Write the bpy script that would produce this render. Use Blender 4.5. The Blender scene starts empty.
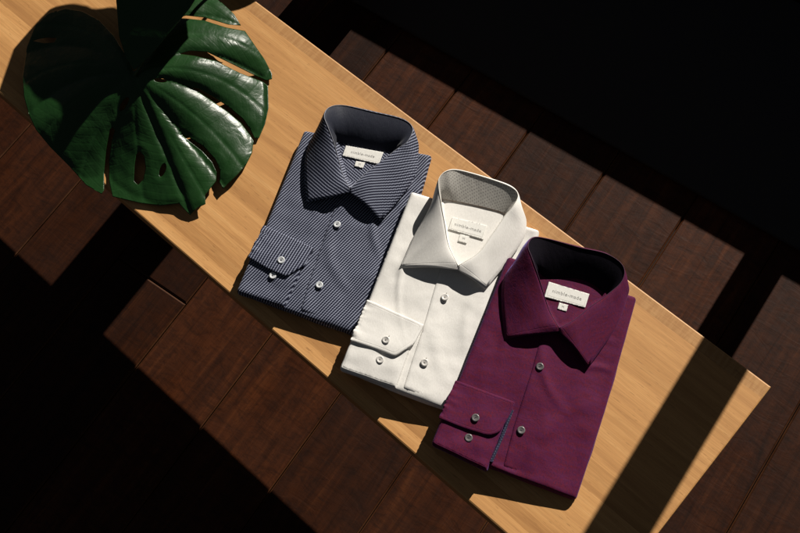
import bpy, math, random
import numpy as np
from mathutils import Vector, Matrix, noise
from mathutils.geometry import delaunay_2d_cdt

random.seed(4)
sc = bpy.context.scene
COL = sc.collection

# ------------------------------------------------------------------ camera
F = 1001.7254                      # focal length in pixels of the 800 px wide photograph
RC = np.array([[0.7494968146407335, -0.6034623088547694, 0.2721906806543254],
               [0.6599609672732567, 0.7134097430880578, -0.23558026263415782],
               [-0.05201967434674401, 0.35620188132392344, 0.9329598990429098]])
CP = np.array([-0.0787, -0.3968, 1.0]) * 1.5

def at(px, py, z):
    """point of the place seen at photo pixel (px, py) and at real height z (bench top is z = 0)"""
    q = RC @ np.array([(px - 400) / F, -(py - 266.5) / F, -1.0])
    t = (z - CP[2]) / q[2]
    return CP + q * t

cam_d = bpy.data.cameras.new('camera')
cam = bpy.data.objects.new('camera', cam_d); COL.objects.link(cam)
cam_d.sensor_width = 36; cam_d.lens = F / 800 * 36
cam_d.clip_start = .05; cam_d.clip_end = 200
M = Matrix([list(RC[i]) + [CP[i]] for i in range(3)] + [[0, 0, 0, 1]])
cam.matrix_world = M
sc.camera = cam

FLOOR = -0.371
BW = 0.428                         # bench width
PHI = 0.1162                       # the room is turned this much against the bench
AZ = Vector((0.1150, -0.9934, 0))  # horizontal travel of the sunlight
TANEL = 0.5445

# ------------------------------------------------------------------ object helpers
def link(o, parent=None):
    COL.objects.link(o)
    if parent is not None: o.parent = parent
    return o

def mesh_obj(name, verts, faces, mat, parent=None, uv=None, smooth=True, attr=None):
    me = bpy.data.meshes.new(name)
    me.from_pydata([tuple(v) for v in verts], [], [tuple(f) for f in faces])
    me.update()
    if uv is not None:
        l = me.uv_layers.new(name='UVMap')
        idx = np.empty(len(me.loops), dtype=np.int32); me.loops.foreach_get('vertex_index', idx)
        a = np.array(uv, dtype=np.float32)[idx]
        l.data.foreach_set('uv', a.ravel())
    if attr is not None:
        for k, vals in attr.items():
            at_ = me.attributes.new(k, 'FLOAT', 'POINT')
            at_.data.foreach_set('value', np.array(vals, dtype=np.float32))
    if smooth: me.polygons.foreach_set('use_smooth', [True] * len(me.polygons))
    if mat: me.materials.append(mat)
    return link(bpy.data.objects.new(name, me), parent)

def tag(o, label=None, cat=None, group=None, kind=None):
    if label: o['label'] = label
    if cat: o['category'] = cat
    if group: o['group'] = group
    if kind: o['kind'] = kind
    return o

def empty(name, loc=(0, 0, 0)):
    o = bpy.data.objects.new(name, None); o.location = loc; o.empty_display_size = .05
    return link(o)

# ------------------------------------------------------------------ node helpers
class NT:
    def __init__(s, name):
        s.m = bpy.data.materials.new(name); s.m.use_nodes = True
        s.t = s.m.node_tree; s.t.nodes.clear()
        s.out = s.t.nodes.new('ShaderNodeOutputMaterial')
        s.b = s.t.nodes.new('ShaderNodeBsdfPrincipled')
        s.t.links.new(s.b.outputs[0], s.out.inputs[0])
    def n(s, typ, **kw):
        nd = s.t.nodes.new('ShaderNode' + typ)
        for k, v in kw.items():
            if hasattr(nd, k): setattr(nd, k, v)
            else: nd.inputs[k].default_value = v
        return nd
    def l(s, a, b): s.t.links.new(a, b)
    def math(s, op, a, b=None, c=None):
        nd = s.t.nodes.new('ShaderNodeMath'); nd.operation = op
        for i, v in enumerate((a, b, c)):
            if v is None: continue
            if isinstance(v, (int, float)): nd.inputs[i].default_value = v
            else: s.l(v, nd.inputs[i])
        return nd.outputs[0]
    def mix(s, f, a, b, typ='MIX'):
        nd = s.t.nodes.new('ShaderNodeMix'); nd.data_type = 'RGBA'; nd.blend_type = typ
        for i, v in ((0, f), (6, a), (7, b)):
            if isinstance(v, (int, float)): nd.inputs[i].default_value = v
            elif isinstance(v, tuple): nd.inputs[i].default_value = (*v, 1)
            else: s.l(v, nd.inputs[i])
        return nd.outputs[2]
    def ramp(s, f, stops):
        nd = s.t.nodes.new('ShaderNodeValToRGB')
        while len(nd.color_ramp.elements) < len(stops): nd.color_ramp.elements.new(.5)
        for e, (p, c) in zip(nd.color_ramp.elements, stops):
            e.position = p; e.color = (*c, 1) if isinstance(c, tuple) else (c, c, c, 1)
        s.l(f, nd.inputs[0]); return nd.outputs[0]
    def noise(s, vec, scale, detail=3, rough=.5, dist=0):
        nd = s.n('TexNoise', Scale=scale, Detail=detail, Roughness=rough, Distortion=dist)
        s.l(vec, nd.inputs['Vector']); return nd.outputs[0]
    def mapping(s, vec, scale=(1, 1, 1), rot=(0, 0, 0), loc=(0, 0, 0)):
        nd = s.n('Mapping'); nd.inputs['Scale'].default_value = scale
        nd.inputs['Rotation'].default_value = rot; nd.inputs['Location'].default_value = loc
        s.l(vec, nd.inputs['Vector']); return nd.outputs[0]
    def bump(s, h, dist, strength=1, normal=None):
        nd = s.n('Bump', Strength=strength, Distance=dist)
        s.l(h, nd.inputs['Height'])
        if normal is not None: s.l(normal, nd.inputs['Normal'])
        return nd.outputs[0]
    def set(s, **kw):
        for k, v in kw.items():
            k = k.replace('_', ' ')
            if isinstance(v, (int, float, tuple)): s.b.inputs[k].default_value = (*v, 1) if isinstance(v, tuple) and len(v) == 3 else v
            else: s.l(v, s.b.inputs[k])
        return s.m

def stitch_height(N, uv, d0=.0045):
    """seam line running d0 inside the hem: a small groove with thread pitches"""
    e = N.n('Attribute', attribute_name='edge_dist').outputs['Fac']
    a = N.math('ABSOLUTE', N.math('SUBTRACT', e, d0))
    return N.math('MAXIMUM', 0., N.math('SUBTRACT', 1., N.math('DIVIDE', a, .0009)))

def mat_plain_cloth(name, col, col2, sheen=.2, rough=.75, dots=None, weave=560, sheencol=(1, 1, 1), bumpd=.00018, seam=True, mott=None, rough_h=.0022, cr_=.16):
    N = NT(name)
    uv = N.n('TexCoord').outputs['UV']
    w = N.noise(N.mapping(uv, (weave, weave * .35, 1), (0, 0, .5)), 1., 2, .6)
    big = N.noise(uv, 18., 4, .55)
    c = N.mix(N.ramp(w, [(.35, 0.), (.65, 1.)]), col, col2)
    c = N.mix(N.math('MULTIPLY', big, .22), c, tuple(x * .75 for x in col))
    if mott:
        mo = N.noise(N.mapping(uv, (34, 150, 1), (0, 0, .35)), 1., 5, .7, .5)
        c = N.mix(N.math('MULTIPLY', N.ramp(mo, [(.35, 0.), (.65, 1.)]), .6), c, mott)
    if dots:
        period, dcol = dots
        sep = N.n('SeparateXYZ'); N.l(N.mapping(uv, (1 / period, 1 / period, 1), (0, 0, .6)), sep.inputs[0])
        row = N.math('FLOOR', sep.outputs[1])
        fx = N.math('SUBTRACT', N.math('FRACT', N.math('ADD', sep.outputs[0], N.math('MULTIPLY', row, .5))), .5)
        fy = N.math('SUBTRACT', N.math('FRACT', sep.outputs[1]), .5)
        r = N.math('SQRT', N.math('ADD', N.math('MULTIPLY', fx, fx), N.math('MULTIPLY', fy, fy)))
        c = N.mix(N.math('LESS_THAN', r, .22), c, dcol)
    nrm = N.bump(w, bumpd, .8)
    cre = N.noise(N.mapping(uv, (55, 85, 1), (0, 0, -.5)), 1., 5, .7, 1.4)
    nrm = N.bump(N.math('ABSOLUTE', N.math('SUBTRACT', cre, .5)), .0016, cr_, nrm)
    nrm = N.bump(N.noise(N.mapping(uv, (38, 22, 1), (0, 0, .4)), 1., 3, .5), rough_h, .45, nrm)
    if seam:
        st = stitch_height(N, uv)
        nrm = N.bump(N.math('MULTIPLY', st, -1.), .0003, .6, nrm)
        c = N.mix(N.math('MULTIPLY', st, .08), c, tuple(x * .6 for x in col))
    return N.set(Base_Color=c, Roughness=rough, Normal=nrm, Sheen_Weight=sheen, Sheen_Roughness=.4,
                 Sheen_Tint=(*sheencol, 1), Specular_IOR_Level=.1)

def mat_dash(name, angle, period=.0039, dark=(.004, .006, .024), light=(.36, .39, .50)):
    """navy cloth woven with broken pale diagonal lines"""
    N = NT(name)
    uv = N.n('TexCoord').outputs['UV']
    wob = N.noise(N.mapping(uv, (25, 25, 1)), 1., 2, .5)
    sep = N.n('SeparateXYZ'); N.l(N.mapping(uv, (1, 1, 1), (0, 0, -angle)), sep.inputs[0])
    along, across = sep.outputs[0], sep.outputs[1]
    ph = N.math('ADD', N.math('DIVIDE', across, period), N.math('MULTIPLY', wob, .35))
    tri = N.math('ABSOLUTE', N.math('SUBTRACT', N.math('FRACT', ph), .5))         # .5 on the line, 0 between
    k = N.math('FLOOR', ph)
    dash = N.math('ABSOLUTE', N.math('SUBTRACT', N.math('FRACT', N.math('ADD', N.math('DIVIDE', along, period * 1.0), N.math('MULTIPLY', k, .37))), .5))
    line = N.ramp(tri, [(.27, 0.), (.37, 1.)])
    dm = N.ramp(dash, [(.08, .0), (.17, 1.)])
    th = N.noise(N.mapping(uv, (900, 900, 1)), 1., 2, .6)
    f = N.math('MULTIPLY', N.math('MULTIPLY', line, dm), N.math('ADD', .6, N.math('MULTIPLY', th, .7)))
    c = N.mix(N.math('MINIMUM', f, 1.), dark, light)
    st = stitch_height(N, uv)
    c = N.mix(N.math('MULTIPLY', st, .15), c, dark)
    nrm = N.bump(f, .0001, .5)
    nrm = N.bump(N.noise(N.mapping(uv, (38, 22, 1), (0, 0, .4)), 1., 3, .5), .0022, .45, nrm)
    nrm = N.bump(N.math('MULTIPLY', st, -1.), .0003, .6, nrm)
    return N.set(Base_Color=c, Roughness=.7, Normal=nrm, Specular_IOR_Level=.25, Sheen_Weight=.05)

def mat_simple(name, col, rough=.5, **kw):
    N = NT(name)
    tc = N.n('TexCoord').outputs['Object']
    f = N.noise(tc, 90., 3)
    c = N.mix(N.math('MULTIPLY', f, .35), col, tuple(x * .7 for x in col))
    return N.set(Base_Color=c, Roughness=rough, **kw)

def mat_oak():
    N = NT('pale_oak')
    tc = N.n('TexCoord').outputs['Object']
    sep = N.n('SeparateXYZ'); N.l(tc, sep.inputs[0])
    y = sep.outputs[1]
    # glued staves of unequal width running along the bench
    stv = N.n('Attribute', attribute_name='stave').outputs['Fac']
    comb = N.n('CombineXYZ'); N.l(sep.outputs[0], comb.inputs[0]); N.l(y, comb.inputs[1]); N.l(N.math('MULTIPLY', stv, 7.), comb.inputs[2])
    v = comb.outputs[0]
    grain = N.noise(N.mapping(v, (3.2, 60, 1)), 1., 6, .62, .6)
    fine = N.noise(N.mapping(v, (22, 700, 1)), 1., 3, .6)
    figure = N.noise(N.mapping(v, (5, 14, 1)), 1., 3, .5, 1.2)
    fleck = N.noise(N.mapping(v, (170, 26, 1)), 1., 3, .6, .4)
    c = N.ramp(grain, [(.3, (.42, .205, .072)), (.5, (.575, .300, .108)), (.7, (.65, .365, .143))])
    c = N.mix(N.math('MULTIPLY', N.ramp(fine, [(.42, 1.), (.56, 0.)]), .32), c, (.34, .17, .06))
    c = N.mix(N.math('MULTIPLY', figure, .30), c, (.50, .26, .10))
    tone = N.ramp(stv, [(0., (.70, .63, .56)), (.5, (.93, .90, .86)), (1., (1.14, 1.14, 1.14))])
    c = N.mix(1., c, tone, 'MULTIPLY')
    # cross-cut strip along the far edge with short rays across it
    strip = N.math('GREATER_THAN', N.math('ADD', y, N.math('MULTIPLY', N.noise(N.mapping(tc, (40, 1, 1)), 1., 2), .006)), -.021)
    fl = N.mix(N.ramp(fleck, [(.4, 0.), (.62, 1.)]), (.36, .18, .068), (.50, .285, .12))
    c = N.mix(N.math('MULTIPLY', strip, .45), c, fl)
    # fine dark pores / short ticks
    tick = N.noise(N.mapping(v, (60, 420, 1)), 1., 2, .5)
    c = N.mix(N.math('MULTIPLY', N.ramp(tick, [(.66, 0.), (.72, 1.)]), .45), c, (.22, .10, .035))
    h = N.math('ADD', N.math('MULTIPLY', fine, .5), grain)
    nrm = N.bump(h, .0004, .5)
    return N.set(Base_Color=c, Roughness=.55, Normal=nrm, Specular_IOR_Level=.3)

def mat_floor():
    N = NT('dark_walnut_floor')
    tc = N.n('TexCoord').outputs['Object']
    pl = N.n('Attribute', attribute_name='plank').outputs['Fac']
    sep = N.n('SeparateXYZ'); N.l(tc, sep.inputs[0])
    comb = N.n('CombineXYZ'); N.l(sep.outputs[0], comb.inputs[0]); N.l(sep.outputs[1], comb.inputs[1]); N.l(N.math('MULTIPLY', pl, 13.), comb.inputs[2])
    v = comb.outputs[0]
    grain = N.noise(N.mapping(v, (46, 3.2, 1)), 1., 7, .68, 1.1)
    wav = N.noise(N.mapping(v, (14, 34, 1)), 1., 4, .6, 1.5)     # hand scraped chatter across the grain
    broad = N.noise(N.mapping(v, (7, 5, 1)), 1., 4, .6)
    c = N.ramp(grain, [(.25, (.013, .0032, .0009)), (.55, (.044, .0115, .0030)), (.8, (.090, .0260, .0068))])
    c = N.mix(N.math('MULTIPLY', broad, .7), c, (.011, .0042, .0020))
    tone = N.ramp(pl, [(0., .55), (1., 1.5)])
    c = N.mix(1., c, tone, 'MULTIPLY')
    scuff = N.ramp(N.noise(N.mapping(v, (26, 60, 1)), 1., 6, .78, .8), [(.45, 0.), (.72, 1.)])
    c = N.mix(N.math('MULTIPLY', scuff, .75), c, (.006, .0024, .0014))
    sl_ = N.n('Attribute', attribute_name='seam_light').outputs['Fac']  # pale bevels: highlights along the seams, put into the board colour
    c = N.mix(N.math('MULTIPLY', sl_, N.ramp(N.noise(tc, 9., 3), [(.3, .15), (.7, .9)])), c, (.11, .046, .020))
    h = N.math('ADD', N.math('MULTIPLY', wav, .45), N.math('MULTIPLY', grain, .8))
    nrm = N.bump(h, .0026, .5)
    r = N.ramp(broad, [(.3, .46), (.7, .62)])
    return N.set(Base_Color=c, Roughness=r, Normal=nrm, Specular_IOR_Level=.12)

def mat_leaf(name):
    N = NT(name)
    tc = N.n('TexCoord').outputs['Object']
    f = N.noise(tc, 22., 4, .6)
    c = N.mix(f, (.0062, .029, .0065), (.013, .050, .011))
    vein = N.n('Attribute', attribute_name='vein').outputs['Fac']
    c = N.mix(N.math('MULTIPLY', vein, .4), c, (.02, .07, .02))
    fv = N.n('Attribute', attribute_name='fine').outputs['Fac']
    tr = N.math('ABSOLUTE', N.math('SUBTRACT', N.math('FRACT', fv), .5))
    nrm = N.bump(N.noise(tc, 34., 4, .55, .5), .0034, .42)
    nrm = N.bump(N.ramp(tr, [(.0, 0.), (.16, 1.)]), .0003, .3, nrm)
    c = N.mix(N.ramp(tr, [(.0, .16), (.09, 0.)]), c, (.016, .055, .014))
    nrm = N.bump(N.noise(tc, 160., 3, .6), .0005, .4, nrm)
    r = N.ramp(N.noise(tc, 30., 3), [(.3, .30), (.7, .40)])
    return N.set(Base_Color=c, Roughness=r, Normal=nrm, Specular_IOR_Level=.30)

# ------------------------------------------------------------------ patches: outlines filled with an even net
def seg_dist(P, A, B):
    P = P[:, None, :]; d = B - A; L = (d ** 2).sum(1) + 1e-18
    t = np.clip(((P - A[None]) * d[None]).sum(2) / L[None], 0, 1)
    q = A[None] + t[..., None] * d[None]
    return np.sqrt(((P - q) ** 2).sum(2)).min(1)

def inside(P, poly):
    x, y = P[:, 0], P[:, 1]; c = np.zeros(len(P), bool)
    n = len(poly)
    for i in range(n):
        x1, y1 = poly[i]; x2, y2 = poly[(i + 1) % n]
        k = ((y1 > y) != (y2 > y)) & (x < (x2 - x1) * (y - y1) / (y2 - y1 + 1e-18) + x1)
        c ^= k
    return c

def resample(poly, step, closed=True):
    P = [np.array(p, float) for p in poly]; out = []
    n = len(P)
    for i in range(n if closed else n - 1):
        a, b = P[i], P[(i + 1) % n]
        k = max(1, int(round(np.linalg.norm(b - a) / step)))
        for j in range(k): out.append(a + (b - a) * j / k)
    if not closed: out.append(P[-1])
    return np.array(out)

def rounded(poly, r, steps=4):
    P = [np.array(p, float) for p in poly]; out = []; n = len(P)
    rs = r if isinstance(r, (list, tuple)) else [r] * n
    for i in range(n):
        a, b, c = P[i - 1], P[i], P[(i + 1) % n]
        la, lc = np.linalg.norm(a - b), np.linalg.norm(c - b)
        q = min(rs[i], la * .45, lc * .45)
        if q < 1e-5: out.append(b); continue
        p0 = b + (a - b) / la * q; p1 = b + (c - b) / lc * q
        for j in range(steps + 1):
            t = j / steps
            out.append((1 - t) ** 2 * p0 + 2 * t * (1 - t) * b + t * t * p1)
    return out

def fill(outer, holes=(), step=.004, offs=()):
    loops = [resample(outer, step)] + [resample(h, step * .6) for h in holes]
    A = np.concatenate(loops); B = np.concatenate([np.roll(l, -1, 0) for l in loops])
    mn, mx = loops[0].min(0), loops[0].max(0)
    pts = []
    nx = int((mx[0] - mn[0]) / step) + 2; ny = int((mx[1] - mn[1]) / (step * .866)) + 2
    g = np.array([(mn[0] + (i + .5 * (j % 2)) * step, mn[1] + j * step * .866) for j in range(ny) for i in range(nx)])
    def ok(Q):
        k = inside(Q, loops[0])
        for h in loops[1:]: k &= ~inside(Q, h)
        return Q[k]
    g = ok(g); d = seg_dist(g, A, B)
    g = g[d > (max(offs) + step * .45 if offs else step * .45)]
    pts.append(g)
    for o in offs:
        mid = (A + B) / 2; t = B - A; L = np.linalg.norm(t, axis=1) + 1e-12
        nrm = np.stack([-t[:, 1], t[:, 0]], 1) / L[:, None]
        for s in (1, -1):
            q = ok(mid + nrm * o * s)
            if len(q):
                dd = seg_dist(q, A, B); q = q[dd > o * .93]
            pts.append(q)
    allp = [tuple(p) for l in loops for p in l]; edges = []; k = 0
    for l in loops:
        n = len(l); edges += [(k + i, k + (i + 1) % n) for i in range(n)]; k += n
    for q in pts: allp += [tuple(p) for p in q]
    vs, es, fs, *_ = delaunay_2d_cdt([Vector(p) for p in allp], edges, [], 0, 1e-7)
    V = np.array([tuple(v) for v in vs]); T = np.array([tuple(f) for f in fs if len(f) == 3])
    cen = V[T].mean(1)
    k = inside(cen, loops[0])
    for h in loops[1:]: k &= ~inside(cen, h)
    T = T[k]
    a = V[T[:, 0]]; b = V[T[:, 1]]; c = V[T[:, 2]]
    cr = (b[:, 0] - a[:, 0]) * (c[:, 1] - a[:, 1]) - (b[:, 1] - a[:, 1]) * (c[:, 0] - a[:, 0])
    T[cr < 0] = T[cr < 0][:, ::-1]
    used = np.unique(T); mp = -np.ones(len(V), int); mp[used] = np.arange(len(used))
    V = V[used]; T = mp[T]
    return V, T, seg_dist(V, A, B)

def shell(name, V, T, top, bot, mat, parent, uv, dist=None, extra=None):
    """closed cloth-like body from a top sheet and a bottom sheet over the same net"""
    n = len(V)
    edges = {}
    for t in T:
        for i in range(3):
            e = (t[i], t[(i + 1) % 3]); edges[e] = edges.get(e, 0) + 1
    border = [e for e in edges if (e[1], e[0]) not in edges]
    verts = list(top) + list(bot)
    faces = [tuple(t) for t in T] + [(t[2] + n, t[1] + n, t[0] + n) for t in T]
    faces += [(b, a, a + n, b + n) for a, b in border]
    uvs = list(uv) + list(uv)
    at_ = {'edge_dist': list(dist) * 2} if dist is not None else {}
    if extra: at_.update({k: list(v) * 2 for k, v in extra.items()})
    return mesh_obj(name, verts, faces, mat, parent, uvs, True, at_)

def smooth01(x): x = np.clip(x, 0, 1); return x * x * (3 - 2 * x)

def nz(x, y, s, seed=0):
    return noise.noise(Vector((x * s + seed * 7.3, y * s - seed * 3.1, seed * 1.7)))

# ------------------------------------------------------------------ materials
OAK = mat_oak(); FLOORM = mat_floor()
NAVY = mat_dash('navy_dashed_cloth', math.radians(68))
NAVY_C = mat_dash('navy_dashed_collar_cloth', math.radians(28), .0040)
NAVY_Y = mat_dash('navy_dashed_yoke_cloth', math.radians(-22), .0040)
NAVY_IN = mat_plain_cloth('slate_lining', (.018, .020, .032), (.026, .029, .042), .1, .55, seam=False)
WHITE = mat_plain_cloth('off_white_twill', (.735, .715, .68), (.79, .772, .74), .05, .85, rough_h=.0012)
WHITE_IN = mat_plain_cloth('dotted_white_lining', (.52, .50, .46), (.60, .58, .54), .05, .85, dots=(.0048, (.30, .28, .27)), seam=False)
PURP = mat_plain_cloth('burgundy_twill', (.122, .009, .023), (.064, .009, .034), .22, .75, sheencol=(.35, .35, 1.), mott=(.078, .012, .062), cr_=.42, rough_h=.0032)
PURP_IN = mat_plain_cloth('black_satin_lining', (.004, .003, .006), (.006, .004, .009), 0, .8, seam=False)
RIBBON = mat_plain_cloth('dotted_blue_trim', (.022, .022, .045), (.03, .03, .06), .05, .8, dots=(.0036, (.08, .09, .14)), seam=False)
TAG = mat_plain_cloth('cream_label_weave', (.76, .75, .71), (.82, .81, .77), 0, .8, seam=False, bumpd=.00008)
INK = mat_simple('grey_label_thread', (.22, .21, .20), .8)
SHELLB = mat_simple('pearl_button', (.58, .60, .62), .35, Specular_IOR_Level=.5)
SHELLW = mat_simple('white_pearl_button', (.66, .64, .61), .35, Specular_IOR_Level=.5)
SHELLG = mat_simple('grey_smoke_button', (.15, .14, .14), .3, Specular_IOR_Level=.5)
THREAD_D = mat_simple('dark_thread', (.02, .02, .03), .8)
THREAD_W = mat_simple('pale_thread', (.30, .28, .25), .8)
LEAFM = mat_leaf('glossy_leaf'); STEM = mat_simple('green_stem', (.02, .06, .015), .4)
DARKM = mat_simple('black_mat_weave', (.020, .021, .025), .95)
WALLM = mat_simple('dark_plaster', (.03, .03, .032), .85)
POTM = mat_simple('black_glazed_clay', (.012, .012, .013), .35)
SOIL = mat_simple('potting_soil', (.02, .013, .008), .95)

# ------------------------------------------------------------------ floor: bevelled boards in one object
ROOT = Matrix.Rotation(PHI, 4, 'Z')
def room(u, v, z=0): return (u * math.cos(PHI) - v * math.sin(PHI), u * math.sin(PHI) + v * math.cos(PHI), z)
def build_floor():
    verts, faces, att, seam_light = [], [], [], []
    p = .1815; x0 = -.9848; g = .0010; bv = .0032
    for k in range(-14, 16):
        xa, xb = x0 + k * p, x0 + (k + 1) * p
        rnd = random.Random(k * 31 + 5)
        if k == -1: cuts = [-3.4, -1.95, -.3475, .62, 1.6]
        else:
            o = rnd.uniform(.0, 1.5)
            cuts = [-3.4] + [c for c in (-3 + o, -1.75 + o * .3 - (0 if k % 2 else .3), .62 + o * .3) if -3.3 < c < 1.5] + [1.6]
        for j in range(len(cuts) - 1):
            ya, yb = cuts[j], cuts[j + 1]
            tone = rnd.random(); n = len(verts); tz = rnd.uniform(-.0003, .0003)
            for (ins, z) in ((g, -.012), (g, -bv + tz), (g + bv, tz)):
                for (x, y) in ((xa + ins, ya + ins), (xb - ins, ya + ins), (xb - ins, yb - ins), (xa + ins, yb - ins)):
                    verts.append((x, y, z)); att.append(tone); seam_light.append(1. if z < -.002 and z > -.01 else 0.)
            for r in (0, 4):
                for i in range(4):
                    faces.append((n + r + i, n + r + (i + 1) % 4, n + r + 4 + (i + 1) % 4, n + r + 4 + i))
            faces.append((n + 8, n + 9, n + 10, n + 11))
    n = len(verts)   # dark bed under the boards closes the grooves
    for x, y in ((-3.6, -3.5), (2.0, -3.5), (2.0, 1.7), (-3.6, 1.7)): verts.append((x, y, -.0125)); att.append(0); seam_light.append(0)
    faces.append((n, n + 1, n + 2, n + 3))
    o = mesh_obj('floor', verts, faces, FLOORM, None, None, False, {'plank': att, 'seam_light': seam_light})
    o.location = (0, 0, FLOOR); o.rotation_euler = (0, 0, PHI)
    tag(o, kind='structure')
build_floor()

# ------------------------------------------------------------------ bench
def rbox(name, x0, x1, y0, y1, z0, z1, b, mat, parent, attr=None):
    import bmesh
    bm = bmesh.new(); bmesh.ops.create_cube(bm, size=1)
    for v in bm.verts:
        v.co = Vector(((x0 + x1) / 2 + v.co.x * (x1 - x0), (y0 + y1) / 2 + v.co.y * (y1 - y0), (z0 + z1) / 2 + v.co.z * (z1 - z0)))
    if b > 0: bmesh.ops.bevel(bm, geom=bm.edges[:], offset=b, segments=3, affect='EDGES', profile=.6)
    me = bpy.data.meshes.new(name); bm.to_mesh(me); bm.free()
    me.materials.append(mat)
    for p_ in me.polygons: p_.use_smooth = False
    return link(bpy.data.objects.new(name, me), parent)

bench = empty('oak_bench', (-1.1, -.21, FLOOR))
tag(bench, 'long pale oak bench crossing the dark floor with three folded shirts on it', 'bench')
BL = -2.25
def build_top():
    # section across the bench with one strip per stave, extruded along x; soft edges all round
    ys = [0, -.024, -.075, -.118, -.172, -.214, -.262, -.301, -.352, -.383, -.405, -BW]
    rnd = random.Random(11); tones = [.35, .72, .55, .8, .62, .75, .5, .85, .66, .3, .95]
    b = .0028; th = .038
    verts, faces, att = [], [], []
    def quad(ps, t):
        n = len(verts); verts.extend(ps); att.extend([t] * 4); faces.append((n, n + 1, n + 2, n + 3))
    X0, X1 = BL, 0.
    for i in range(len(ys) - 1):
        ya = ys[i] - (b if i == 0 else 0); yb = ys[i + 1] + (b if i == len(ys) - 2 else 0)
        cuts = [X0 + b] + sorted(rnd.uniform(X0 + .2, -.95) for _ in range(2)) + [X1 - b]
        for j in range(len(cuts) - 1):
            t = min(1, max(0, tones[i] + (rnd.uniform(-.15, .15) if j < 2 else 0)))
            quad([(cuts[j], yb, 0), (cuts[j + 1], yb, 0), (cuts[j + 1], ya, 0), (cuts[j], ya, 0)], t)
    def ring(off, z): return [(X0 + off, -BW + off, z), (X1 - off, -BW + off, z), (X1 - off, -off, z), (X0 + off, -off, z)]
    rings = [ring(b, 0), ring(b * .3, -b * .3), ring(0, -b), ring(0, -th + b), ring(b, -th)]
    for a, c in zip(rings, rings[1:]):
        for i in range(4): quad([c[i], c[(i + 1) % 4], a[(i + 1) % 4], a[i]], .8)
    quad(rings[-1][::-1], .5)
    o = mesh_obj('bench_top', verts, faces, OAK, bench, None, False, {'stave': att})
    o.location = -bench.location
    return o
build_top()
for x in (-1.135, -.075):
    l = rbox('leg', x - .022, x + .022, -.365, -.06, FLOOR + .0005, -.0385, .003, OAK, bench); l.location = -bench.location
for y in (-.30, -.12):
    l = rbox('rail', -1.112, -.098, y - .012, y + .012, -.085, -.0385, .002, OAK, bench); l.location = -bench.location

# ------------------------------------------------------------------ shirts
SA = math.radians(20.5)
def cr(P, per=8):
    """open smooth curve through points of any dimension"""
    P = [np.array(p, float) for p in P]; Q = [2 * P[0] - P[1]] + P + [2 * P[-1] - P[-2]]
    out = []
    for i in range(1, len(Q) - 2):
        for j in range(per):
            t = j / per; a, b, c, d = Q[i - 1:i + 3]
            out.append(.5 * (2 * b + (c - a) * t + (2 * a - 5 * b + 4 * c - d) * t * t + (3 * b - a - 3 * c + d) * t ** 3))
    out.append(P[-1]); return np.array(out)

def text_mesh(s, size, font_spacing=1.):
    c = bpy.data.curves.new('lettering', 'FONT'); c.body = s; c.size = size; c.align_x = 'CENTER'; c.align_y = 'CENTER'
    c.space_character = font_spacing; c.extrude = .00004; c.offset = 0
    o = bpy.data.objects.new('lettering_source', c); COL.objects.link(o)
    dg = bpy.context.evaluated_depsgraph_get(); dg.update()
    me = bpy.data.meshes.new_from_object(o.evaluated_get(dg))
    bpy.data.objects.remove(o); return me

def button_mesh():
    prof = [(0, .0015), (.0028, .0015), (.0036, .0019), (.0046, .0022), (.0056, .0019), (.0060, .0012), (.0056, .0003), (.0045, 0)]
    n = 28; verts = []; faces = []
    verts.append((0, 0, prof[0][1]))
    for r, z in prof[1:]:
        for i in range(n): verts.append((r * math.cos(2 * math.pi * i / n), r * math.sin(2 * math.pi * i / n), z))
    for i in range(n): faces.append((0, 1 + i, 1 + (i + 1) % n))
    for k in range(len(prof) - 2):
        for i in range(n):
            a = 1 + k * n + i; b = 1 + k * n + (i + 1) % n; faces.append((a, a + n, b + n, b))
    return verts, faces
def thread_mesh(mode):
    verts, faces = [], []
    def bar(cx, cy, ang, L, w, z0, z1):
        ca, sa = math.cos(ang), math.sin(ang); n = len(verts)
        for z in (z0, z1):
            for a, b in ((-L, -w), (L, -w), (L, w), (-L, w)): verts.append((cx + a * ca - b * sa, cy + a * sa + b * ca, z))
        faces.extend([(n, n + 3, n + 2, n + 1), (n + 4, n + 5, n + 6, n + 7)] + [(n + i, n + (i + 1) % 4, n + 4 + (i + 1) % 4, n + 4 + i) for i in range(4)])
    if mode == 2: bar(0, 0, .3, .0018, .0004, .0012, .0018)
    else:
        bar(0, 0, .9, .0016, .00035, .0012, .0018); bar(0, 0, -.67, .0016, .00035, .0012, .0019)
    return verts, faces

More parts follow.
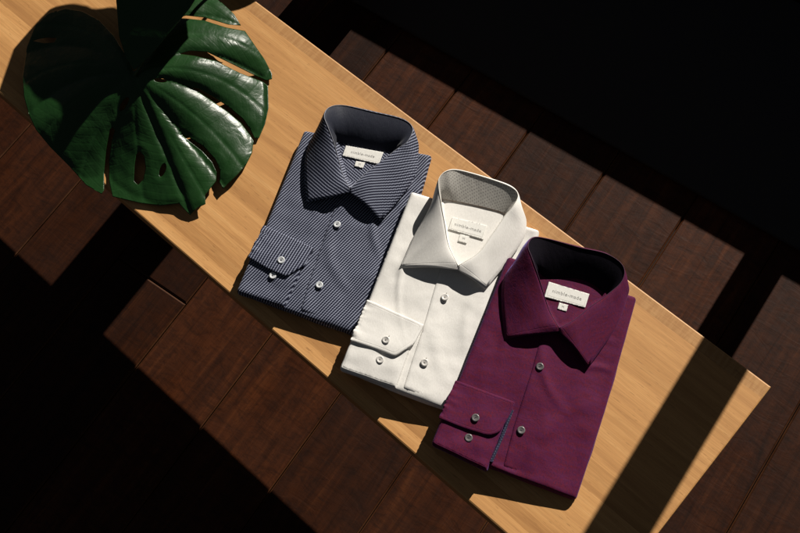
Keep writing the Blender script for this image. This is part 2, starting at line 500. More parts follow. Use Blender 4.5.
def shirt(spec):
    TT = spec['T']; lift = spec['lift']; seed = spec['seed']
    cloth, ccloth, ycloth, lining = spec['cloth']
    ca, sa = math.cos(SA), math.sin(SA)
    LL = at(*spec['LL'], TT + lift)
    O = LL[:2]
    def loc(x, y): dx, dy = x - O[0], y - O[1]; return dx * ca + dy * sa, -dx * sa + dy * ca
    def wor(u, v): return np.array([O[0] + u * ca - v * sa, O[1] + u * sa + v * ca])
    W = .222
    def z0(x, y):
        u = loc(x, y)[0]; return lift * max(0., 1 - max(u, 0) / W)
    def P(px, py, h=0.):
        """world point at pixel, h above the folded front"""
        z = TT + h + lift * .5
        for _ in range(6):
            w = at(px, py, z); z = TT + h + z0(w[0], w[1])
        return at(px, py, z)
    def xy(px, py, h=0.): return P(px, py, h)[:2]
    root = empty(spec['name'], (O[0] + .1 * ca - .15 * sa, O[1] + .1 * sa + .15 * ca, 0))
    tag(root, spec['label'], 'shirt', 'folded shirts laid side by side on the bench')
    off = np.array(root.location)
    def S(o): o.location = -Vector(off); return o
    UVr = lambda V: [loc(x, y) for x, y in V]
    # wrinkles of the folded front
    def wr(x, y):
        u, v = loc(x, y)
        a = .0030 * nz(u, v, 9, seed) + .0024 * nz(u + v * .3, v * .4, 22, seed + 1) + .0010 * nz(u * .4 - v * .3, v, 38, seed + 6) + .0005 * nz(u, v, 60, seed + 2)
        for (cu, cv, ang, amp, wd, ln) in spec['folds']:
            du, dv = u - cu, v - cv; c_, s_ = math.cos(ang), math.sin(ang)
            al = du * c_ + dv * s_; ac = -du * s_ + dv * c_ + .25 * al * al / ln
            a += 1.35 * amp * math.exp(-(ac / wd) ** 2 - (al / ln) ** 2)
        return a
    # ---- collar rings
    K = spec['collar']
    rim = [P(*k[0][:2], k[0][2]) for k in K]
    cen = np.mean([r[:2] for r in rim], axis=0)
    edge, base = [], []
    for i, k in enumerate(K):
        r = rim[i]
        out = r[:2] - cen; out /= np.linalg.norm(out)
        if k[1]: edge.append(P(*k[1][:2], k[1][2]))
        else:
            e = r[:2] + out * .010; edge.append(np.array([e[0], e[1], TT + z0(*e) - .004]))
        if k[2]: base.append(P(*k[2], spec.get('bandh', -.0050)))
        else:
            b = r[:2] - out * .0012; base.append(np.array([b[0], b[1], TT + z0(*b) - .0042]))
    per = 8; R_ = cr(rim, per); B_ = cr(base, per)
    tl, tr = 2, len(K) - 3
    E_ = np.concatenate([cr(edge[:tl + 1], per)[:-1], cr(edge[tl:tr + 1], per)[:-1], cr(edge[tr:], per)])
    kb0, kb1 = 5 * per, 11 * per
    neck = [tuple(b[:2]) for b in B_]
    hollow = [tuple((R_[i] if kb0 <= i <= kb1 else B_[i])[:2]) for i in range(len(R_))]
    # ---- body outline
    UL = xy(*spec['UL'], -.002); UR = xy(*spec['UR'], -.002)
    LLc = wor(.001, .001); LRc = wor(W, spec.get('LRv', 0.))
    body = rounded([UL, LLc, wor(W * .5, -.001), LRc, wor(W * 1.0 + spec.get('bulge', 0), .14), UR], [.006, .008, .03, .007, .08, .006])
    NA = np.array(neck); NB = np.roll(NA, -1, 0); HA = np.array(hollow); HB = np.roll(HA, -1, 0)
    V, T, D = fill(body, (), .0042, (.0008, .0022, .0045, .0075))
    dn = seg_dist(V, HA, HB); isn = inside(V, hollow)
    rr = .0065
    top, bot, uvb = [], [], []
    for i, (x, y) in enumerate(V):
        d = D[i]; zz = z0(x, y)
        prof = math.sqrt(max(0, 1 - (1 - min(d, rr) / rr) ** 2))
        h = TT * .52 + TT * .48 * prof
        h += wr(x, y) * min(1, d / .012)
        if isn[i]: h -= .0060 * float(smooth01(dn[i] / .006))
        top.append((x, y, zz + h)); bot.append((x, y, min(zz + TT * .50 - .0005, top[-1][2] - .0004)))
    S(shell('folded_front', V, T, top, bot, cloth, root, UVr(V), D + .02))
    # back layer, folded under, a touch wider in places
    body2 = []
    cb = np.mean(np.array(body), axis=0)
    for i, p in enumerate(resample(body, .01)):
        n_ = .0012 * noise.noise(Vector((p[0] * 30, p[1] * 30, seed)))
        v_ = p - cb; body2.append(p + v_ / np.linalg.norm(v_) * (n_ + .0003))
    V, T, D = fill(body2, (), .006, (.0006, .0018, .0040))
    top, bot = [], []
    for i, (x, y) in enumerate(V):
        zz = z0(x, y); q = math.sqrt(max(0, 1 - (1 - min(D[i], .005) / .005) ** 2))
        top.append((x, y, zz + TT * (.27 + .245 * q))); bot.append((x, y, max(.0006, zz + TT * (.27 - .26 * q) if lift < .012 else zz * .96 + TT * (.27 - .26 * q))))
    S(shell('folded_back', V, T, top, bot, cloth, root, UVr(V), D + .02))
    def front_z(x, y): return TT + z0(x, y) + wr(x, y)
    # ---- inner yoke seen through the neck
    yp = [NA[i] - (cen - NA[i]) * .07 for i in range(0, len(NA), 2)]
    V, T, D = fill(yp, (), .004, (.001,))
    top = [(x, y, TT + z0(x, y) - .0052 + .0003 * nz(*loc(x, y), 40, seed + 5)) for x, y in V]
    S(shell('inner_yoke', V, T, top, [(a, b, c - .001) for a, b, c in top], ycloth, root, UVr(V), D + .02))
    # ---- placket
    pl = spec['placket']; left = [xy(*p) for p in pl]
    ux = np.array([ca, sa])
    poly = left + [p + ux * .030 for p in left[::-1]]
    V, T, D = fill(poly, (), .0035, (.0007, .0018))
    top = []
    for i, (x, y) in enumerate(V):
        yv = loc(x, y)[1]; dl = float(seg_dist(np.array([[x, y]]), np.array(left[:-1]), np.array(left[1:]))[0])
        q = float(smooth01(dl / .0012)) * (1 - .95 * float(smooth01((dl - .004) / .024)))
        k = float(smooth01((yv - .002) / .008))
        top.append((x, y, front_z(x, y) - .0009 + (.0008 + .0016 * q) * k - .0035 * (1 - k)))
    S(shell('button_placket', V, T, top, [(a, b, c - .0022) for a, b, c in top], cloth, root, [(u, v) for u, v in UVr(V)], D * 0 + .02))
    # ---- sleeve folded across the lower front
    sl = spec['sleeve_right']; cuff = spec['cuff']
    LLs = wor(-.0012, -.0015)
    srt = [xy(*p, .003) for p in sl]
    sp = rounded([xy(*cuff[0], .004) + ux * .001, LLs] + [loc_p for loc_p in srt[::-1]], [.004, .006] + [.003] + [.001] * (len(srt) - 1))
    V, T, D = fill(sp, (), .0035, (.0006, .0016, .0035))
    top, bot = [], []
    for i, (x, y) in enumerate(V):
        q = math.sqrt(max(0, 1 - (1 - min(D[i], .0045) / .0045) ** 2)); u, v = loc(x, y)
        zz = front_z(x, y)
        top.append((x, y, zz - .0015 + .0078 * q + .0012 * nz(u, v, 40, seed + 8) * q)); bot.append((x, y, zz - .006 - (TT * .25 if (u < .006 or v < .006) else 0) * 0))
    S(shell('sleeve', V, T, top, bot, cloth, root, [(u + .0021, v + .0013) for u, v in UVr(V)], D))
    if spec.get('ribbon'):
        rb = [xy(*p, .005) for p in spec['ribbon']]
        poly = rb + [p + ux * .0042 for p in rb[::-1]]
        V, T, D = fill(poly, (), .0025, (.0006,))
        top = [(x, y, front_z(x, y) + .0040 - .0026 * smooth01((loc(x, y)[0] - loc(*rb[0])[0]) / .01) * 0 - (.005 * (1 - float(smooth01(loc(x, y)[1] / .006))))) for x, y in V]
        S(shell('sleeve_trim', V, T, top, [(a, b, c - .003) for a, b, c in top], RIBBON, root, UVr(V), D + .02))
    # ---- cuff
    cp = [xy(*p, .009) for p in cuff]
    cp = rounded(cp, spec['cuff_r'])
    # gathers bite into the left side
    res = resample(cp, .0016); A0 = xy(*cuff[0], .009); Z0 = xy(*cuff[-1], .009)
    t0 = (A0 - Z0); L0 = np.linalg.norm(t0); t0 /= L0; n0 = np.array([-t0[1], t0[0]])
    if n0 @ ux > 0: n0 = -n0
    res2 = []
    for p in res:
        s = (p - Z0) @ t0; dd = abs((p - Z0) @ n0)
        if -.002 < s < L0 + .002 and dd < .006:
            k = (s / L0); env = max(0, math.sin(math.pi * min(1, max(0, k))))
            p = p + n0 * (.0018 * nz(s, 0, 110, seed) + .0011 * nz(s, 0, 290, seed + 4)) * env
        res2.append(p)
    V, T, D = fill(res2, (), .0030, (.0005, .0014, .003))
    lo = np.array([xy(*p, .009) for p in cuff[2:]])
    top, bot = [], []
    for i, (x, y) in enumerate(V):
        q = math.sqrt(max(0, 1 - (1 - min(D[i], .003) / .003) ** 2)); u, v = loc(x, y)
        s = float((np.array((x, y)) - Z0) @ t0); dd = abs(float((np.array((x, y)) - Z0) @ n0))
        g = (.0034 * nz(s, dd * .3, 110, seed) * math.exp(-dd / .010) + .0016 * nz(s, dd * .3, 290, seed + 4) * math.exp(-dd / .006)) if s > .004 else 0
        low = 1 - float(smooth01(s / (L0 * .9)))           # lower hem stands off, shading what lies below
        z = front_z(x, y) * .5 + (TT + z0(x, y)) * .5 + .0062 + .0030 * low + .0014 * nz(u, v, 28, seed + 3)
        top.append((x, y, z + .0012 * q + g)); bot.append((x, y, z - .0016 + g * .6 - .0020 * (1 - low)))
    S(shell('cuff', V, T, top, bot, cloth, root, [(u * .9 + v * .25, v * .95 - u * .2) for u, v in UVr(V)], D))
    # ---- collar leaf
    n = len(R_); m = 12
    verts, uvs, att = [], [], []
    arc = np.concatenate([[0], np.cumsum(np.linalg.norm(np.diff(R_, axis=0), axis=1))])
    ttl = arc[-1]
    for layer in (0, 1):
        for i in range(n):
            r, e = R_[i], E_[i]; L = np.linalg.norm(e - r)
            out = r[:2] - cen; out = out / np.linalg.norm(out)
            f = i / (n - 1); bk = float(smooth01(1 - abs(f - .5) / .28))
            for j in range(m):
                t = (j / (m - 1)) ** 1.15
                p = r * (1 - t) + e * t
                bulge = (.0022 * math.sin(math.pi * t ** .6) * min(1, L / .03)) * (1 - bk * .2)
                p = p + np.array([out[0] * bulge * bk, out[1] * bulge * bk, bulge * (1 - bk * .4)])
                # soft undulation of the leaf
                p[2] += .0012 * nz(p[0], p[1], 26, seed + 11) * math.sin(math.pi * min(1, t * 1.1))
                if layer: 
                    p = p - np.array([out[0] * .0009 * bk, out[1] * .0009 * bk, .0010])
                verts.append(p)
                side = 1 if f > .5 else -1
                uvs.append(((arc[i] - ttl / 2), -t * L) if side > 0 else (-(arc[i] - ttl / 2) * 1., -t * L + .37))
                ed = min((1 - t) * L, 9)
                # distance to the front hem too
                hem = R_[0] if f < .5 else R_[-1]; tip = E_[tl * per] if f < .5 else E_[tr * per]
                a = tip[:2] - hem[:2]; la = np.linalg.norm(a); w_ = p[:2] - hem[:2]
                ed2 = abs(a[0] * w_[1] - a[1] * w_[0]) / la
                att.append(min(ed, ed2))
    faces = []
    N1 = n * m
    for i in range(n - 1):
        for j in range(m - 1):
            a = i * m + j; faces.append((a, a + m, a + m + 1, a + 1)); b = a + N1; faces.append((b, b + 1, b + m + 1, b + m))
        faces.append((i * m + m - 1, (i + 1) * m + m - 1, (i + 1) * m + m - 1 + N1, i * m + m - 1 + N1))
        faces.append(((i + 1) * m, i * m, i * m + N1, (i + 1) * m + N1))
    for i in (0, n - 1):
        for j in range(m - 1):
            a = i * m + j; f_ = (a, a + 1, a + 1 + N1, a + N1); faces.append(f_ if i == 0 else f_[::-1])
    S(mesh_obj('collar', verts, faces, ccloth, root, uvs, True, {'edge_dist': att}))
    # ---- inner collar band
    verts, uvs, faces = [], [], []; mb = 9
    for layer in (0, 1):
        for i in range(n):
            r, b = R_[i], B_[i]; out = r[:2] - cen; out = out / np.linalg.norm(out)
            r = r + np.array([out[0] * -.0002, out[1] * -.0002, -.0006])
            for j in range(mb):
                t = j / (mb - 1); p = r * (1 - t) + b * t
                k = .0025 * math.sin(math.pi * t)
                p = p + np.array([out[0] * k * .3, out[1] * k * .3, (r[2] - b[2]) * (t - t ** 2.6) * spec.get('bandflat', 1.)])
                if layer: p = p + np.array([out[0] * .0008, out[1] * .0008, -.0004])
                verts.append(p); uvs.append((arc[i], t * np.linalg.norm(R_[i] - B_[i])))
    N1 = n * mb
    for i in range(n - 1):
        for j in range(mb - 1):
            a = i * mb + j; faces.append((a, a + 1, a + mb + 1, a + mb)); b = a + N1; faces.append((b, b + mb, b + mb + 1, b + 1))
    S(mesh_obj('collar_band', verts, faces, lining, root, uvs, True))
    # ---- rolled edge along the fold of the collar
    pr_ = spec.get('piping')
    if pr_:
        tube('collar_piping', [R_[i] + np.array([0, 0, .0003]) for i in range(n)], (.0004), pr_, root, -Vector(off), 6)
    # ---- neck label, size tab, lettering
    Lq = [P(*p, -.0032) for p in spec['neck_label']]
    c0 = sum(Lq) / 4
    def quadmesh(name, q, th, mat, parent, nx=10, ny=4):
        V, T, D = fill([p[:2] for p in q], (), .002, (.0004,))
        X = (np.array(q[1]) - q[0]); 
        def zz(x, y): return TT + z0(x, y) - .0038
        top = [(x, y, zz(x, y) + th) for x, y in V]; bt = [(x, y, zz(x, y) + th - .0012) for x, y in V]
        o = shell(name, V, T, top, bt, mat, parent, UVr(V), D + .02); return o
    lab = S(quadmesh('neck_label', Lq, .0006, TAG, root))
    xax = (Lq[1] - Lq[0] + Lq[2] - Lq[3]) / 2; Wd = np.linalg.norm(xax); xa = xax / Wd
    ya = np.array([-xa[1], xa[0], 0]); Ht = np.linalg.norm((Lq[0] - Lq[3] + Lq[1] - Lq[2]) / 2)
    def put(me, c, zoff):
        me.materials.clear(); me.materials.append(INK)
        o = bpy.data.objects.new('lettering', me); link(o, lab)
        a = Vector(xa).normalized(); z = Vector((0, 0, 1)); b = z.cross(a).normalized(); z = a.cross(b)
        Mx = Matrix((a, b, z)).transposed().to_4x4(); Mx.translation = Vector(c) + Vector((0, 0, zoff))
        o.matrix_local = Mx
        return o
    zt = TT + z0(c0[0], c0[1]) - .0031
    put(text_mesh('nimble·made' if False else 'nimble-made', Ht * .33, 1.12), (c0[0], c0[1], zt), 0)
    # woven frame line
    fr_v, fr_f = [], []
    hw, hh, w_ = Wd * .45, Ht * .37, .0004
    def fbar(x0_, x1_, y0_, y1_):
        n_ = len(fr_v); fr_v.extend([(x0_, y0_, 0), (x1_, y0_, 0), (x1_, y1_, 0), (x0_, y1_, 0)]); fr_f.append((n_, n_ + 1, n_ + 2, n_ + 3))
    fbar(-hw, hw, hh, hh + w_); fbar(-hw, hw, -hh - w_, -hh); fbar(-hw - w_, -hw, -hh, hh); fbar(hw, hw + w_, -hh, hh)
    me = bpy.data.meshes.new('woven_frame'); me.from_pydata(fr_v, [], fr_f)
    o = put(me, (c0[0], c0[1], zt - .0001), 0); o.name = 'woven_frame'; me.materials.clear(); me.materials.append(spec.get('frame_mat', FRAME))
    tq = [P(*p, -.0032) for p in spec['size_tab']]
    tb = S(quadmesh('size_tab', tq, .0004, TAG, root)); c1 = sum(tq) / 4
    o = put(text_mesh(spec['size'], .0052), (c1[0], c1[1], TT + z0(c1[0], c1[1]) - .0033), 0); o.parent = tb; 
    # ---- buttons
    bv, bf = button_mesh(); tv, tf = thread_mesh(spec['thread'])
    def button(px, py, h, hh=0):
        p = P(px, py, h); z = h + TT + z0(p[0], p[1]) + wr(p[0], p[1]) * .8
        b = mesh_obj('button', bv, bf, spec['button'], root); b.location = Vector((p[0], p[1], z)) - Vector(off); b.rotation_euler = (random.uniform(-.1, .1), random.uniform(-.1, .1), SA + random.uniform(-.5, .5))
        t = mesh_obj('thread', tv, tf, spec['thread_mat'], b, None, False)
    for px, py in spec['front_buttons']: button(px, py, .0018)
    button(*spec['cuff_button'], .0098); button(*spec['sleeve_button'], .0064)
    # buttonhole slit above each front button
    for px, py in spec['front_buttons'] + [spec['cuff_button']]:
        hgt = .0018 if (px, py) != spec['cuff_button'] else .0090
        p = P(px, py, hgt); vx = np.array([-sa, ca]) if hgt < .005 else np.array([ca * .3 - sa, sa * .3 + ca])
        c = p[:2] + vx * .0052; V = []
        z = TT + z0(*c) + wr(*c) * .8 + hgt + .0004
        sd = np.array([vx[1], -vx[0]])
        q = [c - vx * .0045 - sd * .0006, c - vx * .0045 + sd * .0006, c + vx * .0030 + sd * .0006, c + vx * .0030 - sd * .0006]
        vs_ = [(a, b, z) for a, b in q] + [(a, b, z - .002) for a, b in q]
        fs_ = [(0, 1, 2, 3), (7, 6, 5, 4)] + [(i, i + 4, (i + 1) % 4 + 4, (i + 1) % 4) for i in range(4)]
        S(mesh_obj('buttonhole', vs_, fs_, spec['thread_mat'], root, None, False))
    return root

def tube(name, pts, rad, mat, parent, loc=(0, 0, 0), sides=8, r_end=None):
    pts = [Vector(p) for p in pts]; n = len(pts); verts, faces = [], []
    for i, p in enumerate(pts):
        t = (pts[min(i + 1, n - 1)] - pts[max(i - 1, 0)]).normalized()
        a = t.cross(Vector((0, 0, 1))); a = a.normalized() if a.length > 1e-4 else Vector((1, 0, 0)); b = t.cross(a)
        r = rad if r_end is None else rad + (r_end - rad) * i / (n - 1)
        for k in range(sides):
            q = 2 * math.pi * k / sides; verts.append(p + (a * math.cos(q) + b * math.sin(q)) * r)
    for i in range(n - 1):
        for k in range(sides):
            faces.append((i * sides + k, i * sides + (k + 1) % sides, (i + 1) * sides + (k + 1) % sides, (i + 1) * sides + k))
    faces.append(tuple(range(sides))[::-1]); faces.append(tuple((n - 1) * sides + k for k in range(sides)))
    o = mesh_obj(name, verts, faces, mat, parent); o.location = loc; return o

FRAME = mat_simple('faint_label_thread', (.45, .43, .38), .8)
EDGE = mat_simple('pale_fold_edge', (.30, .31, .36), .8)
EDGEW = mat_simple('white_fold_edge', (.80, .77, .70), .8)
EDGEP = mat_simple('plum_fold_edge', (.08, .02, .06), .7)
R_ = math.radians
shirt(dict(name='folded_shirt', label='navy shirt with fine pale diagonal dashes, nearest the big green leaf', T=.0128, lift=.009, seed=3,
    cloth=(NAVY, NAVY_C, NAVY_Y, NAVY_IN), LL=(237, 292), UL=(304, 130), UR=(432, 155), bulge=.002,
    folds=[(.16, .18, 1.9, .002, .006, .05), (.12, .10, 2.2, .0015, .008, .05), (.19, .09, 1.2, .002, .01, .06), (.07, .2, 1.2, .0018, .008, .04)],
    placket=[(299.5, 314.5), (308, 285), (325, 234), (338, 198)],
    sleeve_right=[(312, 249), (302, 269), (284, 307.5)],
    cuff=[(263, 224), (313.5, 247), (305, 264.5), (286.5, 276.5), (271, 270.5), (248, 257.5)], cuff_r=[.002, .002, .004, .004, .02, .002],
    collar=[((349.8, 188.9, 0.018), (349.3, 192, 0.0155), None), ((342, 172, 0.02), (330, 197, 0.0145), None), ((338, 157, 0.028), (306.8, 202.3, 0.005), None),
            ((333, 140, 0.037), (304.5, 180, 0.006), None), ((328, 127, 0.042), (306, 153, 0.008), (338, 140)), ((324.4, 116, 0.04), (316, 130, 0.01), (337, 142)),
            ((329.3, 107.5, 0.031), None, (340, 143)), ((344, 105.5, 0.018), None, (350, 144.5)), ((373, 112, 0.014), None, (371, 149)), ((402, 119, 0.015), None, (388, 151.5)),
            ((412.5, 128, 0.018), (417, 138, 0.012), (393, 151)), ((408, 141, 0.021), (418.5, 153, 0.008), (394, 151)), ((397.6, 148.7, 0.019), (413, 180, 0.007), None),
            ((383, 160, 0.019), (380.5, 222, 0.005), None), ((368, 171.5, 0.019), (366, 205, 0.0145), None), ((349.4, 188.9, 0.018), (349.6, 192, 0.0155), None)],
    neck_label=[(346, 145.5), (383.5, 152.3), (378.9, 164.1), (342.6, 155.7)], size_tab=[(356, 161), (365, 162.5), (362.8, 168), (354.4, 166)], size='M',
    front_buttons=[(337.2, 224.8), (319.5, 285.2)], cuff_button=(281.2, 260.2), sleeve_button=(272.7, 275.5), button=SHELLB, thread=4, thread_mat=THREAD_D, piping=EDGE))
shirt(dict(name='folded_shirt', label='off-white plain shirt, the middle one of the three on the bench', T=.0128, lift=.022, seed=8, bandh=-.0030, bandflat=.05,
    cloth=(WHITE, WHITE, WHITE, WHITE_IN), LL=(340, 369), UL=(411, 191), UR=(540, 230), bulge=.0,
    folds=[(.15, .17, 1.5, .0015, .008, .06), (.12, .09, 2.0, .0012, .01, .05), (.03, .2, 1.57, .0025, .004, .08), (.18, .07, 1.0, .0015, .012, .05)],
    placket=[(403, 389.5), (411.5, 362), (423, 328), (431, 300), (441, 266)],
    sleeve_right=[(420, 326), (409, 352.5), (396, 389)],
    cuff=[(367, 299), (424, 324.4), (413.8, 344), (395, 356.5), (374, 348), (350, 340.5)], cuff_r=[.002, .002, .006, .006, .02, .002],
    collar=[((458.2, 266.0, 0.018), (457.4, 269.5, 0.0155), None), ((448.5, 245, 0.02), (430, 267, 0.0145), None), ((445, 225, 0.028), (399.4, 267.9, 0.005), None),
            ((441, 203, 0.037), (414.4, 235, 0.006), None), ((438.7, 187, 0.042), (429, 209, 0.008), (442, 199)), ((439.5, 177.5, 0.04), (435, 191, 0.01), (443, 199)),
            ((447, 171, 0.031), None, (449, 200)), ((460, 170.5, 0.018), None, (461, 202)), ((490, 179, 0.015), None, (484, 207)), ((511, 187, 0.015), None, (499, 211)),
            ((518, 195, 0.016), (522, 207, 0.012), (504, 213)), ((514, 205, 0.021), (526.5, 224, 0.008), (505, 213)), ((505.4, 215, 0.019), (520, 245, 0.007), None),
            ((493, 233, 0.019), (485.9, 289, 0.005), None), ((478.5, 252.7, 0.019), (474, 280, 0.0145), None), ((457.7, 266.0, 0.018), (457.8, 269.6, 0.0155), None)],
    neck_label=[(452.5, 217), (487, 225.5), (483.4, 239.4), (448.6, 229)], size_tab=[(460.4, 234), (469.4, 236.5), (466.6, 243.3), (458, 241)], size='M',
    front_buttons=[(444.9, 297.4), (424.6, 362.8)], cuff_button=(386, 340), sleeve_button=(380, 359.6), button=SHELLW, thread=4, thread_mat=THREAD_W, piping=EDGEW))
shirt(dict(name='folded_shirt', label='burgundy shirt with black inner collar, nearest the end of the bench', T=.0128, lift=.022, seed=15, bandflat=.4,
    cloth=(PURP, PURP, PURP, PURP_IN), LL=(432, 444), UL=(508, 256), UR=(637, 297), bulge=.002,
    folds=[(.17, .24, .5, .002, .006, .03), (.19, .20, .3, .002, .005, .03), (.12, .16, 2.1, .002, .007, .05), (.15, .08, 1.2, .0015, .01, .06), (.05, .2, 1.4, .0016, .007, .05)],
    placket=[(502.5, 468.5), (506.5, 454), (514, 425), (531, 372.5), (540, 340)],
    sleeve_right=[(512, 404), (503, 429), (487, 471)], ribbon=[(511, 409), (502, 433), (490, 461)],
    cuff=[(455.5, 379.5), (515, 401.6), (511, 412), (500, 432), (489, 436), (461, 427), (438.5, 418)], cuff_r=[.002, .002, .004, .010, .010, .02, .002],
    collar=[((559.4, 328.2, 0.018), (559.0, 331.2, 0.0155), None), ((550, 312, 0.02), (527, 335, 0.0145), None), ((544, 294, 0.028), (505, 339, 0.005), None),
            ((538, 275, 0.037), (501.5, 305, 0.006), None), ((532, 258, 0.042), (503, 280, 0.008), (539, 272)), ((528, 246, 0.04), (514, 262, 0.01), (540, 274)),
            ((532.8, 238, 0.031), None, (545, 277)), ((546, 238.5, 0.023), None, (553, 279)), ((580, 247.5, 0.022), None, (575, 278.5)), ((607, 254, 0.022), None, (590, 283)),
            ((623, 266, 0.022), (628, 283, 0.012), (600, 290)), ((622, 281, 0.021), (626.5, 300, 0.008), (605, 294)), ((606, 295.7, 0.019), (616, 327, 0.007), None),
            ((591, 306.2, 0.019), (588, 368, 0.005), None), ((574, 320, 0.019), (575, 348, 0.0145), None), ((558.9, 328.2, 0.018), (559.4, 331.3, 0.0155), None)],
    neck_label=[(549, 281.7), (589.4, 294), (585.2, 307.5), (544.4, 296.7)], size_tab=[(559.4, 302.4), (568.3, 305), (566.4, 311.3), (557.5, 308.6)], size='M',
    front_buttons=[(539.8, 367.2), (521.2, 430.2)], cuff_button=(475.5, 417.8), sleeve_button=(468.6, 437.8), button=SHELLG, thread=2, thread_mat=THREAD_D, piping=EDGEP))

# ------------------------------------------------------------------ plant
POT = Vector((-1.2105, .36, 0))
plant = empty('potted_monstera', (POT.x, POT.y, FLOOR))
tag(plant, 'split-leaf plant in a slim black planter, its glossy dark green leaves over the bench', 'plant')
POFF = -Vector((POT.x, POT.y, FLOOR))
def lathe(name, prof, mat, parent, n=48):
    verts, faces = [], []
    for r, z in prof:
        for i in range(n): verts.append((r * math.cos(2 * math.pi * i / n), r * math.sin(2 * math.pi * i / n), z))
    for k in range(len(prof) - 1):
        for i in range(n): faces.append((k * n + i, k * n + (i + 1) % n, (k + 1) * n + (i + 1) % n, (k + 1) * n + i))
    faces.append(tuple(range(n))[::-1]); faces.append(tuple((len(prof) - 1) * n + i for i in range(n)))
    return mesh_obj(name, verts, faces, mat, parent)
PH = .195 - FLOOR
lathe('planter', [(.074, .0005), (.0785, .004), (.0785, PH - .003), (.076, PH), (.070, PH), (.069, PH - .03), (.02, PH - .03)], POTM, plant)
lathe('soil', [(.0685, PH - .035), (.0685, PH - .022), (.03, PH - .017), (.005, PH - .016)], SOIL, plant)

def leaf(name, outer, holes, zf, step, mat, vein=None):
    """outline and slits are given as seen, the height of the blade by zf; the blade gets its thickness"""
    V, T, D = fill(outer, holes, step, (.8,))
    top, bot, uv, vn, fn = [], [], [], [], []
    for i, (px, py) in enumerate(V):
        z = zf(px, py, D[i]); p = at(px, -py, z)
        top.append(p); bot.append(p - np.array([0, 0, .0007])); uv.append((p[0], p[1])); vn.append(vein(px, py) if vein else 0); fn.append(leaf_fine(px, py) if vein else .5)
    o = shell(name, V, T, top, bot, mat, plant, uv, D, {'vein': vn, 'fine': fn}); o.location = POFF
    return o

def flip(pts): return [(x, -y) for x, y in pts]   # pixel rows run down; keep the net right-handed
PET = np.array([134, -75.]); TIP = np.array([190, -213.])
AX = (TIP - PET); AL = np.linalg.norm(AX); AX /= AL; NX = np.array([-AX[1], AX[0]])   # NX points to the right half
def lobes(px, py):
    w = np.array([px, py]) - PET; s = w @ AX; q = w @ NX
    return s, q
RIGHT = [(0, 0), (16.8, 0), (66, .19), (109, .333), (163, .6), (205, .75), (250, .8), (300, .8)]
LEFT = [(0, 0), (43, .06), (84, .18), (122, .27), (160, .33), (195, .38), (240, .4), (290, .4)]
def vphase(s, q):
    """counts the slits fanning out from the stalk: whole numbers lie on a slit, halves on the crest between"""
    r = math.hypot(s, q); th = math.degrees(math.atan2(abs(q), s)); T_ = RIGHT if q > 0 else LEFT
    v = [a - b * r for a, b in T_]
    for i in range(len(v) - 1):
        if v[i] <= th < v[i + 1]: return i + (th - v[i]) / (v[i + 1] - v[i])
    return 0.
def leaf_z(px, py, d):
    s, q = lobes(px, py); aq = abs(q)
    z = .046 + .028 * math.exp(-((s + 5) / 55) ** 2) - .00025 * max(0, s - 10)
    if q > 0:
        z += .00012 * aq - .0000036 * aq * aq
    else:
        z += -.00038 * aq + .0000004 * aq * aq
    f = vphase(s, q); fr = f - math.floor(f)
    amp = .0064 * float(smooth01(math.hypot(s, q) / 60)) * (1 if f >= 1 else .6)
    z += amp * ((4 * fr * (1 - fr)) ** .9 - .5) - .0009 * math.exp(-((fr - .5) / .035) ** 2)
    z -= .0022 * math.exp(-(aq / 3.0) ** 2)
    z += .0022 * nz(px, py, .03, 5) + .0010 * nz(px, py, .07, 6)
    z -= .0012 * (1 - float(smooth01(d / 6)))
    return max(z, .006)
def leaf_fine(px, py):
    s, q = lobes(px, py); f = vphase(s, q); fr = f - math.floor(f)
    return math.hypot(s, q) / 8.5 - 3.2 * abs(fr - .5)
def leaf_vein(px, py):
    s, q = lobes(px, py); f = vphase(s, q); fr = f - math.floor(f)
    return max(math.exp(-(abs(q) / 1.3) ** 2), .7 * math.exp(-((fr - .5) / .03) ** 2))
OUT = [(134, 72), (143, 62), (150, 50), (160, 30), (176, 8), (192, -6), (206, -8), (222, 3), (234, 14), (241, 25.5),
       (228, 24.5), (205, 17.5), (186, 15.5), (176, 18), (186, 18.5), (204, 20.5), (226, 27.5), (245, 31),
       (256, 47), (265, 60), (272, 74), (272, 79), (266, 80.5),
       (250, 73), (228, 62), (207, 52), (190, 51), (179.7, 54), (195, 56), (216, 61), (240, 73), (263, 82),
       (268, 86), (268.5, 108), (265, 124), (259, 138), (254.5, 138.5),
       (250, 129), (243, 119), (228, 106.5), (212, 96), (199, 88.5), (191, 87.5), (197, 91), (212, 101), (228, 112), (241, 123), (250, 135), (253.5, 141),
       (252, 153), (247, 163), (238, 174), (222.7, 188.8), (219.5, 182), (220, 170), (215, 159), (203, 146), (190, 138), (182, 134.5), (189, 141), (202, 151), (212, 162), (216.5, 172), (216, 181),
       (205, 195), (205.5, 204), (197, 208), (190, 215), (184, 209), (179, 203.5), (160, 205.5), (140, 203), (112.5, 196.5),
       (109, 180), (109, 160), (112, 140), (115, 130.5), (112.5, 127), (109.5, 130), (106, 150), (104, 172), (104, 190), (101.5, 194),
       (86, 185), (69, 166), (50, 147), (36, 130), (29, 115), (24, 97), (22.5, 76), (27, 47), (35, 26), (48, 13.5), (65, 8.5), (82, 11), (99, 20), (114, 36), (126, 56)]
def oval(cx, cy, a, b, ang, n=14):
    return [(cx + a * math.cos(t) * math.cos(ang) - b * math.sin(t) * math.sin(ang), cy + a * math.cos(t) * math.sin(ang) + b * math.sin(t) * math.cos(ang)) for t in [2 * math.pi * i / n for i in range(n)]]
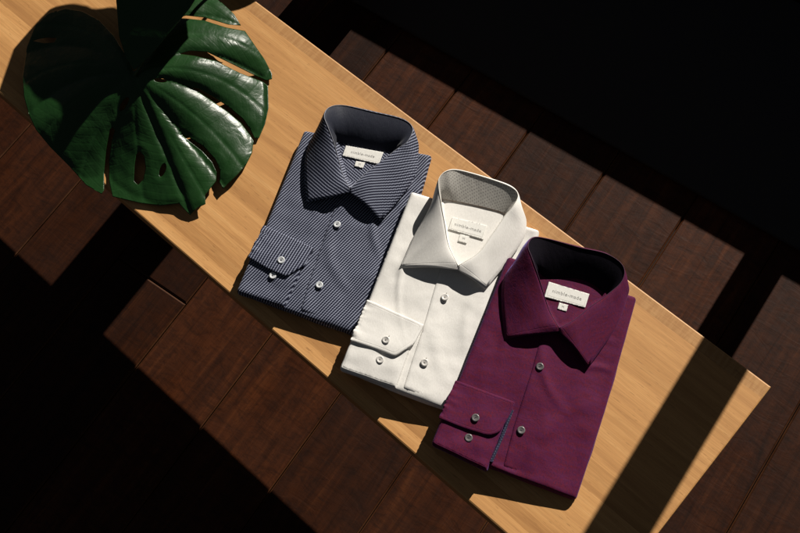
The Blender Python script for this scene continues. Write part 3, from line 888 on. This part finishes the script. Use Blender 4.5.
HOLES = [oval(124, 104, 8, 2.9, -1.02), [(139.5, 151), (144, 156), (145.6, 168), (143, 180), (138, 185), (133.8, 181), (134.5, 165), (136, 155)],
         oval(162.5, 170, 7, 3, -1.25), oval(160.5, 80.3, 6.5, 2.2, .1), [(32.7, 41), (38, 39), (46, 37.6), (56.5, 38), (54, 42.5), (44, 43.3)]]
leaf('leaf', flip(OUT), [flip(h) for h in HOLES], leaf_z, 1.9, LEAFM, leaf_vein)

# the upper leaf, mostly beyond the top of the photograph
def leaf2_z(px, py, d):
    t = -py   # down the picture
    return .081 + .066 * math.tanh(.0011 * (70 - t) / .066) + .0003 * max(0, 125 - px) + .003 * math.sin((px + t * .6) / 9.) + .004 * nz(px, py, .03, 9) - .0000 * t
OUT2 = [(134, 70), (126, 58), (119, 36), (117, 10), (114, -20), (98, -50), (91, -85), (102, -120), (130, -146), (165, -150), (196, -138), (222, -112), (232, -80), (226, -45), (206, -18), (190, 8), (170, 32), (150, 56)]
leaf('leaf', flip(OUT2), [], leaf2_z, 4., LEAFM)
# a third, unseen leaf, added up towards the light and wholly above the photograph, keeps the second in shade
third = leaf('leaf', flip([((x - 165) * 1.12 + 160, (y + 40) * 1.06 - 40) for x, y in OUT2]), [], leaf2_z, 5., LEAFM)
third.location = POFF + Vector((-.1150 * .30, .9934 * .30, TANEL * .30))
pj = at(134, 75, .078)
def petiole(a, b, c):
    a, b, c = Vector(a), Vector(b), Vector(c); pts = [(1 - t) ** 2 * a + 2 * t * (1 - t) * b + t * t * c for t in [i / 20 for i in range(21)]]
    o = tube('petiole', pts, .0042, STEM, plant, POFF, 10, .0026); return o
petiole((POT.x + .01, POT.y - .01, .165), (POT.x + .05, POT.y - .12, .26), (pj[0], pj[1], pj[2] - .003))
p2 = at(165, -95, .155)
petiole((POT.x - .01, POT.y, .165), (POT.x - .02, POT.y - .05, .25), (p2[0], p2[1], p2[2] - .002))
petiole((POT.x + .0, POT.y + .015, .165), (POT.x - .06, POT.y + .08, .34), (POT.x - .16, POT.y + .16, .40))

# ------------------------------------------------------------------ dark mat behind the bench
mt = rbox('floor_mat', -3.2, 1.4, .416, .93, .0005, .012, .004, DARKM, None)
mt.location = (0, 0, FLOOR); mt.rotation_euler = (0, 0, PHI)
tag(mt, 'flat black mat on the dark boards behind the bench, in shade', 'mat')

# ------------------------------------------------------------------ window side of the room (outside the frame): low wall and post
WV = 1.02
win = empty('window_wall', (0, 0, FLOOR)); win.rotation_euler = (0, 0, PHI); 
tag(win, 'dark window wall along the sunny side, low wall with square posts', 'wall')
sill = (WV - .351) * TANEL
def wb(name, u0, u1, z0_, z1_, d=.04):
    return rbox(name, u0, u1, WV, WV + d, z0_, z1_, .002, WALLM, win)
wb('low_wall', -3.4, 1.9, .0005, sill)
def upos(x_at_bench, y_at=0.):   # where the sun ray through (x, y) crosses the wall, measured along it
    x, y = x_at_bench, y_at
    e = (math.cos(PHI), math.sin(PHI)); return x * e[0] + y * e[1]
ua, ub = upos(-.122), upos(-.040)
wb('post', ua, ub, sill + .0005, 2.8)
wb('post', -3.4, -3.2, sill + .0005, 2.8)
wb('post', 1.5, 1.9, sill + .0005, 2.8)
wb('lintel', -3.4, 1.9, 2.8005, 3.1)

# ------------------------------------------------------------------ light
w = bpy.data.worlds.new('World'); sc.world = w; w.use_nodes = True
bg = w.node_tree.nodes['Background']; bg.inputs[0].default_value = (.78, .87, 1., 1); bg.inputs[1].default_value = .033
sd = bpy.data.lights.new('sunlight', 'SUN'); sd.energy = 5.0; sd.angle = math.radians(.32); sd.color = (1., .94, .85)
so = bpy.data.objects.new('sunlight', sd); link(so)
hor = AZ.normalized(); dirv = Vector((hor.x, hor.y, -TANEL)).normalized()
so.rotation_euler = dirv.to_track_quat('-Z', 'Y').to_euler(); so.location = (-.6, 3, 2)

sc.view_settings.view_transform = 'Standard'; sc.view_settings.look = 'None'
sc.view_settings.exposure = .38; sc.view_settings.gamma = 1
sc.render.engine = 'CYCLES'
sc.render.resolution_x = 1024; sc.render.resolution_y = 682
